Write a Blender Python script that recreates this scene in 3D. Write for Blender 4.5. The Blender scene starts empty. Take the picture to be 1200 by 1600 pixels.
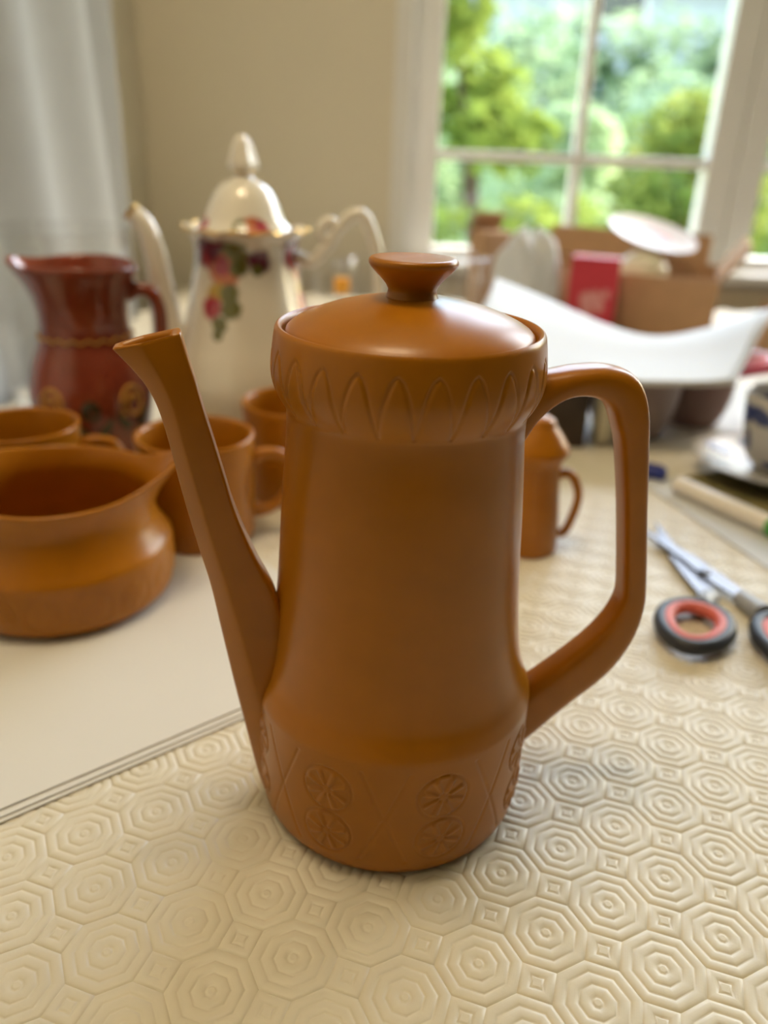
import bpy, math, random
import numpy as np
from mathutils import Vector, Matrix
random.seed(4); rng = np.random.default_rng(7)
S = bpy.context.scene
COL = S.collection

# ------------------------------------------------------------ camera
cd = bpy.data.cameras.new('camera'); cam = bpy.data.objects.new('camera', cd); COL.objects.link(cam)
cd.sensor_fit = 'VERTICAL'; cd.sensor_height = 36.0; cd.lens = 36.0 * 1250 / 1600
cd.clip_start = 0.02; cd.clip_end = 200
_r = Vector((0.99922876, 0.01630449, 0.0357219)); _d = Vector((0.03926691, -0.41490183, -0.90901847)); _f = Vector((0.0, 0.90972009, -0.41522207))
cam.matrix_world = Matrix(((_r.x, -_d.x, -_f.x, -0.00687), (_r.y, -_d.y, -_f.y, -0.28850), (_r.z, -_d.z, -_f.z, 0.26722), (0, 0, 0, 1)))
cd.dof.use_dof = True; cd.dof.focus_distance = 0.283; cd.dof.aperture_fstop = 5.0
S.camera = cam

# ------------------------------------------------------------ world, lamps, exposure
w = bpy.data.worlds.new('sky'); S.world = w; w.use_nodes = True
wn = w.node_tree.nodes; wl = w.node_tree.links; wn.clear()
sky = wn.new('ShaderNodeTexSky'); sky.sky_type = 'NISHITA'; sky.sun_disc = False
sky.sun_elevation = math.radians(48); sky.sun_rotation = math.radians(70); sky.air_density = 1.6; sky.dust_density = 4.0
bg = wn.new('ShaderNodeBackground'); bg.inputs[1].default_value = 1.6
wo = wn.new('ShaderNodeOutputWorld'); wl.new(sky.outputs[0], bg.inputs[0]); wl.new(bg.outputs[0], wo.inputs[0])
# the ceiling lamp of the room: four warm bulbs above the table
for k, (dx, dy) in enumerate(((-.09, -.09), (.09, -.09), (-.09, .09), (.09, .09))):
    ld = bpy.data.lights.new('ceiling_bulb', 'POINT'); ld.energy = 4.2; ld.color = (1.0, 0.79, 0.51); ld.shadow_soft_size = 0.035
    lo = bpy.data.objects.new('ceiling_bulb', ld); lo.location = (-0.16 + dx, 0.04 + dy, 1.42); COL.objects.link(lo)
# daylight portals: they only tell the renderer where the window is
pd = bpy.data.lights.new('window_portal', 'AREA'); pd.shape = 'RECTANGLE'; pd.size = 2.4; pd.size_y = 1.3
po = bpy.data.objects.new('window_portal', pd); po.location = (1.2, 1.56, 0.70); po.rotation_euler = (math.radians(-90), 0, 0); COL.objects.link(po)
pd.cycles.is_portal = True
S.view_settings.view_transform = 'Standard'; S.view_settings.look = 'None'; S.view_settings.gamma = 1.0
S.view_settings.exposure = 0.32; S.view_settings.use_curve_mapping = False
S.cycles.transparent_max_bounces = 40

# ------------------------------------------------------------ materials
def mat(name, col, rough=0.5, spec=0.5, metal=0.0, var=0.0, vscale=20.0, bump=0.0, bscale=300.0, trans=0.0, coat=0.0, coat_rough=0.1, sub=0.0):
    m = bpy.data.materials.new(name); m.use_nodes = True; N = m.node_tree.nodes; L = m.node_tree.links
    b = N['Principled BSDF']; b.inputs['Base Color'].default_value = (*col, 1); b.inputs['Roughness'].default_value = rough
    b.inputs['Specular IOR Level'].default_value = spec; b.inputs['Metallic'].default_value = metal
    b.inputs['Coat Weight'].default_value = coat; b.inputs['Coat Roughness'].default_value = coat_rough
    b.inputs['Transmission Weight'].default_value = trans
    tc = N.new('ShaderNodeTexCoord')
    if var > 0:
        n = N.new('ShaderNodeTexNoise'); n.inputs['Scale'].default_value = vscale; n.inputs['Detail'].default_value = 4
        L.new(tc.outputs['Object'], n.inputs['Vector'])
        r = N.new('ShaderNodeMapRange'); r.inputs[1].default_value = 0.25; r.inputs[2].default_value = 0.75
        r.inputs[3].default_value = 1 - var; r.inputs[4].default_value = 1 + var; L.new(n.outputs['Fac'], r.inputs[0])
        v = N.new('ShaderNodeVectorMath'); v.operation = 'SCALE'; v.inputs[0].default_value = col
        L.new(r.outputs[0], v.inputs['Scale']); L.new(v.outputs[0], b.inputs['Base Color'])
    if bump > 0:
        n2 = N.new('ShaderNodeTexNoise'); n2.inputs['Scale'].default_value = bscale; n2.inputs['Detail'].default_value = 3
        L.new(tc.outputs['Object'], n2.inputs['Vector'])
        bp = N.new('ShaderNodeBump'); bp.inputs['Strength'].default_value = bump; bp.inputs['Distance'].default_value = 0.0006
        L.new(n2.outputs['Fac'], bp.inputs['Height']); L.new(bp.outputs[0], b.inputs['Normal'])
    return m

def add_spots(m, spots, rough_edge=0.35):
    """printed motifs: ellipsoids of colour (centre, radii, colour) in object space"""
    N = m.node_tree.nodes; L = m.node_tree.links; b = N['Principled BSDF']; tc = N.new('ShaderNodeTexCoord')
    nz = N.new('ShaderNodeTexNoise'); nz.inputs['Scale'].default_value = 90; L.new(tc.outputs['Object'], nz.inputs['Vector'])
    sock = b.inputs['Base Color']
    cur = sock.links[0].from_socket if sock.links else None
    for c, rad, colr in spots:
        s = N.new('ShaderNodeVectorMath'); s.operation = 'SUBTRACT'; L.new(tc.outputs['Object'], s.inputs[0]); s.inputs[1].default_value = c
        dv = N.new('ShaderNodeVectorMath'); dv.operation = 'DIVIDE'; L.new(s.outputs[0], dv.inputs[0]); dv.inputs[1].default_value = rad
        ln = N.new('ShaderNodeVectorMath'); ln.operation = 'LENGTH'; L.new(dv.outputs[0], ln.inputs[0])
        ad = N.new('ShaderNodeMath'); ad.operation = 'MULTIPLY_ADD'; L.new(nz.outputs['Fac'], ad.inputs[0]); ad.inputs[1].default_value = 0.9; L.new(ln.outputs['Value'], ad.inputs[2])
        mr = N.new('ShaderNodeMapRange'); L.new(ad.outputs[0], mr.inputs[0]); mr.inputs[1].default_value = 1.45; mr.inputs[2].default_value = 1.45 - rough_edge
        mx = N.new('ShaderNodeMix'); mx.data_type = 'RGBA'; L.new(mr.outputs[0], mx.inputs['Factor'])
        if cur: L.new(cur, mx.inputs['A'])
        else: mx.inputs['A'].default_value = sock.default_value
        mx.inputs['B'].default_value = (*colr, 1); cur = mx.outputs['Result']
    L.new(cur, sock)

def glass_mat(name, tint=(1, 1, 1), rough=0.0):
    m = bpy.data.materials.new(name); m.use_nodes = True; N = m.node_tree.nodes; L = m.node_tree.links; N.clear()
    t = N.new('ShaderNodeBsdfTransparent'); t.inputs[0].default_value = (*tint, 1)
    g = N.new('ShaderNodeBsdfGlossy'); g.inputs['Roughness'].default_value = 0.03 + rough
    lw = N.new('ShaderNodeLayerWeight'); lw.inputs[0].default_value = 0.5
    pw = N.new('ShaderNodeMath'); pw.operation = 'POWER'; L.new(lw.outputs['Facing'], pw.inputs[0]); pw.inputs[1].default_value = 4.0
    f = N.new('ShaderNodeMath'); f.operation = 'MULTIPLY_ADD'; L.new(pw.outputs[0], f.inputs[0]); f.inputs[1].default_value = 0.8; f.inputs[2].default_value = 0.045
    mx = N.new('ShaderNodeMixShader'); o = N.new('ShaderNodeOutputMaterial')
    L.new(f.outputs[0], mx.inputs[0]); L.new(t.outputs[0], mx.inputs[1]); L.new(g.outputs[0], mx.inputs[2]); L.new(mx.outputs[0], o.inputs[0])
    return m

def leaf_mat(name, c1, c2, scale=3.0):
    m = bpy.data.materials.new(name); m.use_nodes = True; N = m.node_tree.nodes; L = m.node_tree.links; N.clear()
    tc = N.new('ShaderNodeTexCoord'); n = N.new('ShaderNodeTexNoise'); n.inputs['Scale'].default_value = scale; n.inputs['Detail'].default_value = 5
    L.new(tc.outputs['Object'], n.inputs['Vector'])
    r = N.new('ShaderNodeValToRGB'); r.color_ramp.elements[0].position = 0.36; r.color_ramp.elements[1].position = 0.64
    r.color_ramp.elements[0].color = (*c1, 1); r.color_ramp.elements[1].color = (*c2, 1); L.new(n.outputs['Fac'], r.inputs[0])
    d = N.new('ShaderNodeBsdfDiffuse'); t = N.new('ShaderNodeBsdfTranslucent'); L.new(r.outputs[0], d.inputs[0]); L.new(r.outputs[0], t.inputs[0])
    mx = N.new('ShaderNodeMixShader'); mx.inputs[0].default_value = 0.45; o = N.new('ShaderNodeOutputMaterial')
    L.new(d.outputs[0], mx.inputs[1]); L.new(t.outputs[0], mx.inputs[2]); L.new(mx.outputs[0], o.inputs[0])
    return m

M = {}
M['glaze'] = mat('mustard_glaze', (0.39, 0.140, 0.004), 0.29, 0.36, var=0.07, vscale=60, bump=0.012, bscale=700)
M['glaze_in'] = mat('mustard_glaze_inside', (0.40, 0.13, 0.006), 0.3, 0.5, var=0.05)
M['white'] = mat('white_porcelain', (0.82, 0.78, 0.70), 0.12, 0.55, var=0.02, coat=0.6, coat_rough=0.04)
M['gold'] = mat('gold_trim', (0.75, 0.50, 0.16), 0.25, 0.5, metal=1.0, var=0.05)
M['terra'] = mat('terracotta_glaze', (0.24, 0.046, 0.022), 0.14, 0.5, var=0.25, vscale=25, coat=0.6, coat_rough=0.05)
M['slip'] = mat('yellow_slip', (0.55, 0.27, 0.06), 0.25, 0.5, var=0.1)
M['slip_dark'] = mat('green_slip', (0.07, 0.05, 0.02), 0.25, 0.5, var=0.3, vscale=60)
M['cloth'] = mat('cream_vinyl', (0.68, 0.635, 0.525), 0.42, 0.4, var=0.05, vscale=14, bump=0.05, bscale=900)
M['paper'] = mat('white_paper', (0.68, 0.67, 0.64), 0.6, 0.3, var=0.015, vscale=12)
M['paper_cool'] = mat('printer_paper', (0.62, 0.64, 0.67), 0.6, 0.3, var=0.015, vscale=10)
M['card'] = mat('brown_card', (0.45, 0.28, 0.16), 0.8, 0.2, var=0.08, vscale=40, bump=0.05)
M['wall'] = mat('painted_plaster', (0.66, 0.61, 0.49), 0.85, 0.2, var=0.015, vscale=3, bump=0.04, bscale=120)
M['frame'] = mat('white_gloss_paint', (0.72, 0.72, 0.70), 0.35, 0.4, var=0.01)
M['glass'] = glass_mat('clear_glass', (0.99, 0.988, 0.98))
M['pane'] = glass_mat('window_glass', (0.98, 0.99, 0.99))
M['curtain'] = mat('white_net_curtain', (0.36, 0.37, 0.37), 0.8, 0.2, var=0.02, vscale=30)
M['floor'] = mat('oak_floor', (0.30, 0.19, 0.11), 0.5, 0.4, var=0.2, vscale=8)
M['dim'] = mat('darkened_wall', (0.13, 0.10, 0.075), 0.85, 0.2, var=0.03, vscale=3)  # unseen walls: shade put into the colour so the pot's front stays dark
M['ceil'] = mat('ceiling_paint', (0.62, 0.60, 0.54), 0.9, 0.1, var=0.01)
M['dark_wood'] = mat('dark_wood', (0.055, 0.035, 0.022), 0.45, 0.4, var=0.3, vscale=35)
M['taupe'] = mat('taupe_stoneware', (0.30, 0.22, 0.20), 0.5, 0.4, var=0.06)
M['taupe2'] = mat('brown_stoneware', (0.25, 0.15, 0.12), 0.5, 0.4, var=0.06)
M['steel'] = mat('brushed_steel', (0.22, 0.22, 0.24), 0.42, 0.5, metal=1.0, var=0.04, vscale=80)
M['black'] = mat('dark_grip', (0.028, 0.032, 0.045), 0.45, 0.4, var=0.1)
M['grey'] = mat('grey_plastic', (0.36, 0.38, 0.42), 0.4, 0.4, var=0.05)
M['salmon'] = mat('red_grip', (0.66, 0.15, 0.12), 0.5, 0.4, var=0.05)
M['red'] = mat('red_print', (0.50, 0.035, 0.055), 0.5, 0.4, var=0.06)
M['redplastic'] = mat('red_film', (0.62, 0.05, 0.10), 0.15, 0.6, var=0.1, vscale=40)
M['cream'] = mat('cream_glaze', (0.78, 0.74, 0.58), 0.25, 0.5, var=0.03)
M['pen_white'] = mat('white_plastic', (0.80, 0.76, 0.70), 0.35, 0.4, var=0.02)
M['green'] = mat('green_plastic', (0.08, 0.36, 0.07), 0.35, 0.4, var=0.05)
M['blue'] = mat('blue_plastic', (0.03, 0.045, 0.25), 0.35, 0.4, var=0.05)
M['mat_olive'] = mat('olive_woven', (0.20, 0.17, 0.07), 0.7, 0.3, var=0.35, vscale=150, bump=0.3, bscale=400)
M['amber'] = mat('orange_plastic', (0.85, 0.38, 0.03), 0.3, 0.5, var=0.05)

# ------------------------------------------------------------ mesh helpers
def tag(o, label=None, cat=None, group=None, kind=None):
    if label: o['label'] = label
    if cat: o['category'] = cat
    if group: o['group'] = group
    if kind: o['kind'] = kind
    return o
def thing(name, loc, label, cat, rz=0.0, group=None, rot=None):
    e = bpy.data.objects.new(name, None); e.empty_display_size = 0.02; e.location = loc
    e.rotation_euler = rot if rot else (0, 0, rz); COL.objects.link(e); return tag(e, label, cat, group)
def obj(name, verts, faces, m, parent=None, smooth=True, loc=None):
    me = bpy.data.meshes.new(name); me.from_pydata([tuple(map(float, v)) for v in verts], [], [tuple(map(int, f)) for f in faces]); me.update()
    me.materials.append(m if not isinstance(m, str) else M[m])
    if smooth: me.polygons.foreach_set('use_smooth', [True] * len(me.polygons))
    o = bpy.data.objects.new(name, me); COL.objects.link(o)
    if parent: o.parent = parent
    if loc: o.location = loc
    return o
def auto(o, ang=40):
    """split the shading at sharp edges"""
    me = o.data; import bmesh
    bm = bmesh.new(); bm.from_mesh(me); bmesh.ops.recalc_face_normals(bm, faces=bm.faces)
    for e in bm.edges:
        if len(e.link_faces) == 2 and e.calc_face_angle(0) > math.radians(ang): e.smooth = False
    bm.to_mesh(me); bm.free(); return o
def smoothprof(pts, n=6):
    """Catmull-Rom through the points"""
    P = [Vector(p) for p in pts]; out = []
    for i in range(len(P) - 1):
        p0 = P[max(i - 1, 0)]; p1 = P[i]; p2 = P[i + 1]; p3 = P[min(i + 2, len(P) - 1)]
        for k in range(n):
            t = k / n
            out.append(0.5 * ((2 * p1) + (-p0 + p2) * t + (2 * p0 - 5 * p1 + 4 * p2 - p3) * t * t + (-p0 + 3 * p1 - 3 * p2 + p3) * t ** 3))
    out.append(P[-1]); return out
def lathe(name, prof, m, parent=None, seg=64, loc=None, fn=None, ang=45):
    """revolve (r, z); fn(r, z, theta) may return a changed (r, z)"""
    V = []; F = []; rows = []
    for r, z in prof:
        if r < 1e-6: rows.append([len(V)]); V.append((0, 0, z)); continue
        row = []
        for k in range(seg):
            th = 2 * math.pi * k / seg; rr, zz = (r, z) if fn is None else fn(r, z, th)
            row.append(len(V)); V.append((rr * math.cos(th), rr * math.sin(th), zz))
        rows.append(row)
    for a, b in zip(rows, rows[1:]):
        if len(a) == 1 and len(b) == 1: continue
        for k in range(seg):
            k2 = (k + 1) % seg
            if len(a) == 1: F.append((a[0], b[k2], b[k]))
            elif len(b) == 1: F.append((a[k], a[k2], b[0]))
            else: F.append((a[k], a[k2], b[k2], b[k]))
    return auto(obj(name, V, F, m, parent, True, loc), ang)
def loft(name, rings, m, parent=None, caps=(True, True), closed=False, ang=50):
    n = len(rings[0]); V = [p for r in rings for p in r]; F = []
    R = len(rings)
    for i in range(R if closed else R - 1):
        j = (i + 1) % R
        for k in range(n):
            k2 = (k + 1) % n; F.append((i * n + k, i * n + k2, j * n + k2, j * n + k))
    if not closed:
        if caps[0]: F.append(tuple(reversed(range(n))))
        if caps[1]: F.append(tuple(range((R - 1) * n, R * n)))
    return auto(obj(name, V, F, m, parent, True), ang)
def sring(c, a, b, n=24, p=2.0):
    """superellipse ring about c with half axes a, b"""
    out = []
    for k in range(n):
        t = 2 * math.pi * k / n; cx, sx = math.cos(t), math.sin(t)
        out.append(c + a * (math.copysign(abs(cx) ** (2 / p), cx)) + b * (math.copysign(abs(sx) ** (2 / p), sx)))
    return out
def tube(name, pts, rad, m, parent=None, n=12, closed=False, up=Vector((0, 0, 1)), flat=1.0, p=2.0, sm=0):
    """sweep; rad may be a list; flat scales the half axis across `up`"""
    P = [Vector(q) for q in pts]
    rads = rad if isinstance(rad, (list, tuple)) else [rad] * len(P)
    if sm:
        rads = [v.x for v in smoothprof([(r, 0, 0) for r in rads], sm)]; P = smoothprof(P, sm)
    rings = []; N = len(P)
    for i, q in enumerate(P):
        a = P[(i - 1) % N] if (closed or i > 0) else P[i]; b = P[(i + 1) % N] if (closed or i < N - 1) else P[i]
        t = (b - a).normalized(); s = t.cross(up)
        if s.length < 1e-5: s = t.cross(Vector((1, 0, 0)))
        s.normalize(); u = s.cross(t).normalized()
        rings.append(sring(q, s * rads[i] * flat, u * rads[i], n, p))
    return loft(name, rings, m, parent, closed=closed)
def box(name, x0, x1, y0, y1, z0, z1, m, parent=None, bev=0.0):
    V = [(x, y, z) for x in (x0, x1) for y in (y0, y1) for z in (z0, z1)]
    F = [(0, 1, 3, 2), (4, 6, 7, 5), (0, 4, 5, 1), (2, 3, 7, 6), (0, 2, 6, 4), (1, 5, 7, 3)]
    o = obj(name, V, F, m, parent, False)
    if bev > 0:
        import bmesh
        bm = bmesh.new(); bm.from_mesh(o.data); bmesh.ops.bevel(bm, geom=list(bm.edges), offset=bev, segments=2, profile=0.5, affect='EDGES'); bm.to_mesh(o.data); bm.free()
    return o
def boxes(name, lst, m, parent=None):
    V = []; F = []
    for x0, x1, y0, y1, z0, z1 in lst:
        b = len(V); V += [(x, y, z) for x in (x0, x1) for y in (y0, y1) for z in (z0, z1)]
        F += [tuple(b + i for i in f) for f in ((0, 1, 3, 2), (4, 6, 7, 5), (0, 4, 5, 1), (2, 3, 7, 6), (0, 2, 6, 4), (1, 5, 7, 3))]
    return obj(name, V, F, m, parent, False)
def prism(name, poly, z0, z1, m, parent=None, bev=0.0):
    n = len(poly); V = [(x, y, z0) for x, y in poly] + [(x, y, z1) for x, y in poly]
    F = [tuple(reversed(range(n))), tuple(range(n, 2 * n))] + [(k, (k + 1) % n, n + (k + 1) % n, n + k) for k in range(n)]
    o = obj(name, V, F, m, parent, False)
    if bev > 0:
        import bmesh
        bm = bmesh.new(); bm.from_mesh(o.data); bmesh.ops.recalc_face_normals(bm, faces=bm.faces); bmesh.ops.bevel(bm, geom=list(bm.edges), offset=bev, segments=2, profile=0.5, affect='EDGES'); bm.to_mesh(o.data); bm.free()
    return o
mm = 0.001

# ------------------------------------------------------------ the room
ZF, ZC = -0.75, 1.62; XL, XR, YB, YF = -0.509, 2.9, 1.46, -3.2
WX0, WX1, WZ0, WZ1 = -0.02, 2.47, 0.03, 1.36          # window opening
tag(box('floor', XL - .2, XR + .1, YF - .1, YB + .25, ZF - .1, ZF, 'floor'), kind='structure')
tag(box('ceiling', XL - .2, XR + .1, YF - .1, YB + .25, ZC, ZC + .1, 'ceil'), kind='structure')
tag(box('wall_left', XL - .2, XL, YF - .1, YB + .25, ZF, ZC, 'wall'), kind='structure')
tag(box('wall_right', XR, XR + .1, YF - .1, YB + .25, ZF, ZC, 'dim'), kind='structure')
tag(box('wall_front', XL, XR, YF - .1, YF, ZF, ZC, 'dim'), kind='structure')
tag(boxes('wall_back', [(XL, WX0, YB, YB + .25, ZF, ZC), (WX1, XR, YB, YB + .25, ZF, ZC), (WX0, WX1, YB, YB + .25, ZF, WZ0), (WX0, WX1, YB, YB + .25, WZ1, ZC)], 'wall'), kind='structure')
win = bpy.data.objects.new('window_1', None); COL.objects.link(win); win.location = (0, YB + .03, 0); tag(win, kind='structure', label='white painted casement window looking out on the garden')
# frame boards
for a in ((WX0, WX0 + .036, -.036, .09, WZ0, WZ1), (WX1 - .036, WX1, -.036, .09, WZ0, WZ1), (WX0 + .036, WX1 - .036, 0, .09, WZ1 - .04, WZ1)):
    box('frame_board', *a, 'frame', win, bev=.003)
box('window_sill', WX0 + .036, WX1 - .036, -.05, .09, WZ0, WZ0 + .022, 'frame', win, bev=.004)
def casement(x0, x1, barx):
    sw = .058
    for a in ((x0, x0 + sw, WZ0 + .022, WZ1 - .04), (x1 - sw, x1, WZ0 + .022, WZ1 - .04)):
        box('sash_stile', a[0], a[1], .02, .065, a[2], a[3], 'frame', win, bev=.003)
    box('sash_rail', x0 + sw, x1 - sw, .02, .065, WZ0 + .022, WZ0 + .046, 'frame', win, bev=.003)
    box('sash_rail', x0 + sw, x1 - sw, .02, .065, WZ1 - .09, WZ1 - .04, 'frame', win, bev=.003)
    for bx in barx: box('glazing_bar', bx - .0095, bx + .0095, .026, .06, WZ0 + .046, WZ1 - .09, 'frame', win, bev=.003)
    xs = [x0 + sw] + list(barx) + [x1 - sw]
    zs = [WZ0 + .046, .257, .66, WZ1 - .09]
    for a, b in zip(xs, xs[1:]):
        l = a + (.0095 if a in barx else 0); r = b - (.0095 if b in barx else 0)
        for bz in zs[1:-1]: box('glazing_bar', l, r, .026, .06, bz - .0095, bz + .0095, 'frame', win, bev=.003)
        for z0, z1 in zip(zs, zs[1:]): box('pane', l - .002, r + .002, .042, .045, z0, z1, 'pane', win)
casement(WX0 + .036, .688, [.3635]); casement(.690, 1.40, [1.055]); casement(1.402, WX1 - .036, [1.76])

# ------------------------------------------------------------ table and embossed cloth
TX0, TX1, TY0, TY1 = -.42, .95, -.55, 1.30
tb = thing('dining_table', (0.2, 0.35, ZF), 'dining table hidden under the cream embossed cloth', 'table')
box('tabletop', TX0 - .2 + .01, TX1 - .2 - .01, TY0 - .35 + .01, TY1 - .35 - .01, -ZF - .035, -ZF - .0035, 'dark_wood', tb)
for sx in (TX0 - .2 + .06, TX1 - .2 - .12):
    for sy in (TY0 - .35 + .06, TY1 - .35 - .12): box('leg', sx, sx + .06, sy, sy + .06, 0, -ZF - .035, 'dark_wood', tb)
def cloth():
    L = .03; e1 = np.array([.8901884, .4555926]); e2 = np.array([-.4555926, .8901884]); O = np.array([-.1277557, -.040109])
    ap = L / 2; H = .00065; V = []; F = []
    fine = [(1, 0), (.975, .45), (.94, .8), (.89, .97), (.83, .97), (.78, .8), (.745, .45), (.72, .05), (.695, .45), (.66, .8), (.61, .97), (.54, .97), (.49, .8), (.455, .45), (.43, .05), (.405, .45), (.37, .8), (.32, .97), (.25, .95), (.205, .75), (.17, .35), (.145, .05), (.115, .4), (.075, .75)]
    coarse = [(1, 0), (.94, .85), (.78, .85), (.72, .05), (.66, .85), (.49, .85), (.43, .05), (.37, .85), (.2, .75), (.145, .05), (.08, .7)]
    oc = [np.array([math.cos(math.pi / 8 + k * math.pi / 4), math.sin(math.pi / 8 + k * math.pi / 4)]) / math.cos(math.pi / 8) for k in range(8)]
    sqf = [(1, 0), (.94, .5), (.86, .85), (.74, .97), (.56, .95), (.46, .6), (.40, .05), (.33, .5), (.22, .85)]
    sq = [np.array([math.cos(k * math.pi / 2), math.sin(k * math.pi / 2)]) for k in range(4)]
    so = ap * math.tan(math.pi / 8) * math.sqrt(2)
    for i in range(-60, 61):
        for j in range(-60, 61):
            c = O + L * (i * e1 + j * e2)
            if not (TX0 < c[0] < TX1 and TY0 < c[1] < TY1): continue
            prof = fine if c[1] < .35 and abs(c[0]) < .35 else coarse
            rows = []
            for f, h in prof:
                row = []
                for o in oc:
                    if f < .2:
                        o = o * math.cos(math.pi / 8)      # the middle ring is round
                    p = c + ap * f * (o[0] * e1 + o[1] * e2); row.append(len(V)); V.append((p[0], p[1], (h - 1) * H))
                rows.append(row)
            for a, b in zip(rows, rows[1:]):
                for k in range(8): F.append((a[k], a[(k + 1) % 8], b[(k + 1) % 8], b[k]))
            F.append(tuple(rows[-1]))
            c2 = c + L / 2 * (e1 + e2); rows = []
            for f, h in sqf:
                row = []
                for k in range(4):
                    for s in (0, .5):
                        o = sq[k] * (1 - s) + sq[(k + 1) % 4] * s
                        if s and .3 < f < .5: o = o * .86          # concave sides of the small square
                        p = c2 + so * f * (o[0] * e1 + o[1] * e2); row.append(len(V)); V.append((p[0], p[1], (h - 1) * H))
                rows.append(row)
            for a, b in zip(rows, rows[1:]):
                for k in range(8): F.append((a[k], a[(k + 1) % 8], b[(k + 1) % 8], b[k]))
            F.append(tuple(rows[-1]))
    # backing sheet
    b = len(V); V += [(TX0, TY0, -.0034), (TX1, TY0, -.0034), (TX1, TY1, -.0034), (TX0, TY1, -.0034), (TX0, TY0, -.0008), (TX1, TY0, -.0008), (TX1, TY1, -.0008), (TX0, TY1, -.0008)]
    F += [(b + 3, b + 2, b + 1, b), (b + 4, b + 5, b + 6, b + 7)] + [(b + k, b + (k + 1) % 4, b + 4 + (k + 1) % 4, b + 4 + k) for k in range(4)]
    me = bpy.data.meshes.new('tablecloth'); me.from_pydata([tuple(map(float, v)) for v in V], [], F)
    me.polygons.foreach_set('use_smooth', [len(f) == 4 for f in F]); me.materials.append(M['cloth'])
    o = bpy.data.objects.new('tablecloth', me); COL.objects.link(o)
    return tag(o, 'cream vinyl table protector embossed with octagons and small squares', 'tablecloth')
cloth()

# ------------------------------------------------------------ the mustard coffee pot
pot = thing('coffee_pot', (0, 0, 0), 'tall mustard brown stoneware coffee pot with knobbed lid, in the foreground', 'coffee pot')
def pot_body():
    n = 720
    outer = [(0, 2), (46, 2), (50, 1.2), (52.5, 0), (54.2, .4), (56, 2.2), (57.2, 5)]
    outer += [(57.2 + 1.6 * (1 - math.exp(-(z - 5) / 8)), z) for z in np.arange(5.6, 57, .6)]
    up = smoothprof([(58.8, 57.2, 0), (58.7, 58.6, 0), (58.2, 60.4, 0), (56.8, 64, 0), (54.4, 70, 0), (52.0, 81, 0), (50.0, 98, 0), (48.4, 118, 0), (47.2, 138, 0), (45.9, 156, 0), (44.9, 168, 0), (44.6, 176, 0), (44.9, 180, 0), (46.0, 182.2, 0)], 5)
    outer += [(p.x, p.y) for p in up]
    outer += [(46.0 + 4.0 * (1 - ((1 - (z - 182.2) / 12) ** 2 if z < 194.2 else 0)), z) for z in np.arange(182.8, 194.4, .5)]
    outer += [(50.0 - 1.5 * ((z - 194.4) / 13.5) ** 1.6, z) for z in np.arange(194.9, 207.6, .5)]
    outer += [(48.4, 208.3), (48.0, 209.2), (47.3, 209.7), (46.6, 209.5), (46.0, 208.8), (45.6, 207.6), (45.4, 205.5), (44.6, 204.8), (41.0, 204.5), (40.4, 203), (40.6, 170), (46, 100), (52, 60), (53, 20), (50, 8), (0, 7)]
    R0 = 58.7; cen = [math.radians(-90 + 20.2 + 45 * k) for k in range(8)]
    def g(d, wd): return math.exp(-(d / wd) ** 2)
    def emboss(r, z, th):
        if 180 < z < 207 and r > 44.6:
            t = (th / (2 * math.pi) * 24 + .82) % 1.0; s = min(t, 1 - t) * 2          # 0 at the cusp, 1 at the crown
            zc = 181.5 + 21 * (1 - (1 - s) ** 1.9)
            dth = abs(s - (1 - max(0.0, 1 - (z - 181.5) / 21) ** (1 / 1.9))) * 6.5 if 181.5 <= z <= 202.5 else 9
            d = min(dth, abs(z - zc)); r -= .5 * g(d, .7)
            if z < zc: r += .12
        elif 3 < z < 58.5 and r > 56:
            dmin = 0.0; best = None
            for a in cen:
                da = (th - a + math.pi) % (2 * math.pi) - math.pi
                if abs(da) < math.pi / 8 + 1e-6: best = da; break
            if best is not None:
                x = best * R0; rel = 0.0
                for zc in (42.0, 20.5):
                    y = z - zc; q = math.hypot(x, y)
                    if q < 12:
                        rel -= .45 * g(q - 10.4, .55); rel += .25 * g(q - 9.4, .6)
                        if q < 9.2:
                            aa = math.atan2(y, x); pet = abs(math.sin(aa * 4)); rel += .65 * g(q * (1 - pet), 1.3) * (1 if q > 1.6 else .4) * (1 if q < 8.8 else 0)
                            rel -= .45 * g(q - 1.9, .5)
                xe = math.pi / 8 * R0 - abs(x)                # distance to the line between columns
                for zc in (32.0,):
                    yy = abs(z - zc); d = abs(xe - (yy * .41)) * .92
                    if yy < 23: rel -= .4 * g(d, .65)
                r += rel
        return r * mm, z * mm
    V_in = lathe('body', outer, 'glaze', pot, n, None, lambda r, z, t: emboss(r, z, t))
    for v in V_in.data.vertices:
        pass
    return V_in
def pot_scale(o):
    for v in o.data.vertices:
        if abs(v.co.x) + abs(v.co.y) < 1e-9 and v.co.z > .3: v.co.z *= mm
    return o
pot_scale(pot_body())
def vplane(phi, rho, z, off=0.0):
    a = Vector((-math.cos(phi), -math.sin(phi), 0)); n = Vector((-math.sin(phi), math.cos(phi), 0))
    return a * rho * mm + n * off * mm + Vector((0, 0, z * mm))
def strap(name, stations, phi, m, parent, p=4.2, n=28, sm=4, hollow=False):
    """loft through (rho_out, z_out, rho_in, z_in, half_width)"""
    q = smoothprof([s[:3] for s in stations], sm); q2 = smoothprof([(s[3], s[4], 0) for s in stations], sm)
    lat = Vector((-math.sin(phi), math.cos(phi), 0)); rings = []
    for a, b in zip(q, q2):
        o = vplane(phi, a.x, a.y); i = vplane(phi, a.z, b.x); c = (o + i) / 2
        rings.append(sring(c, (o - i) / 2, lat * b.y * mm, n, p))
    return rings
SP = math.radians(14)
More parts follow.
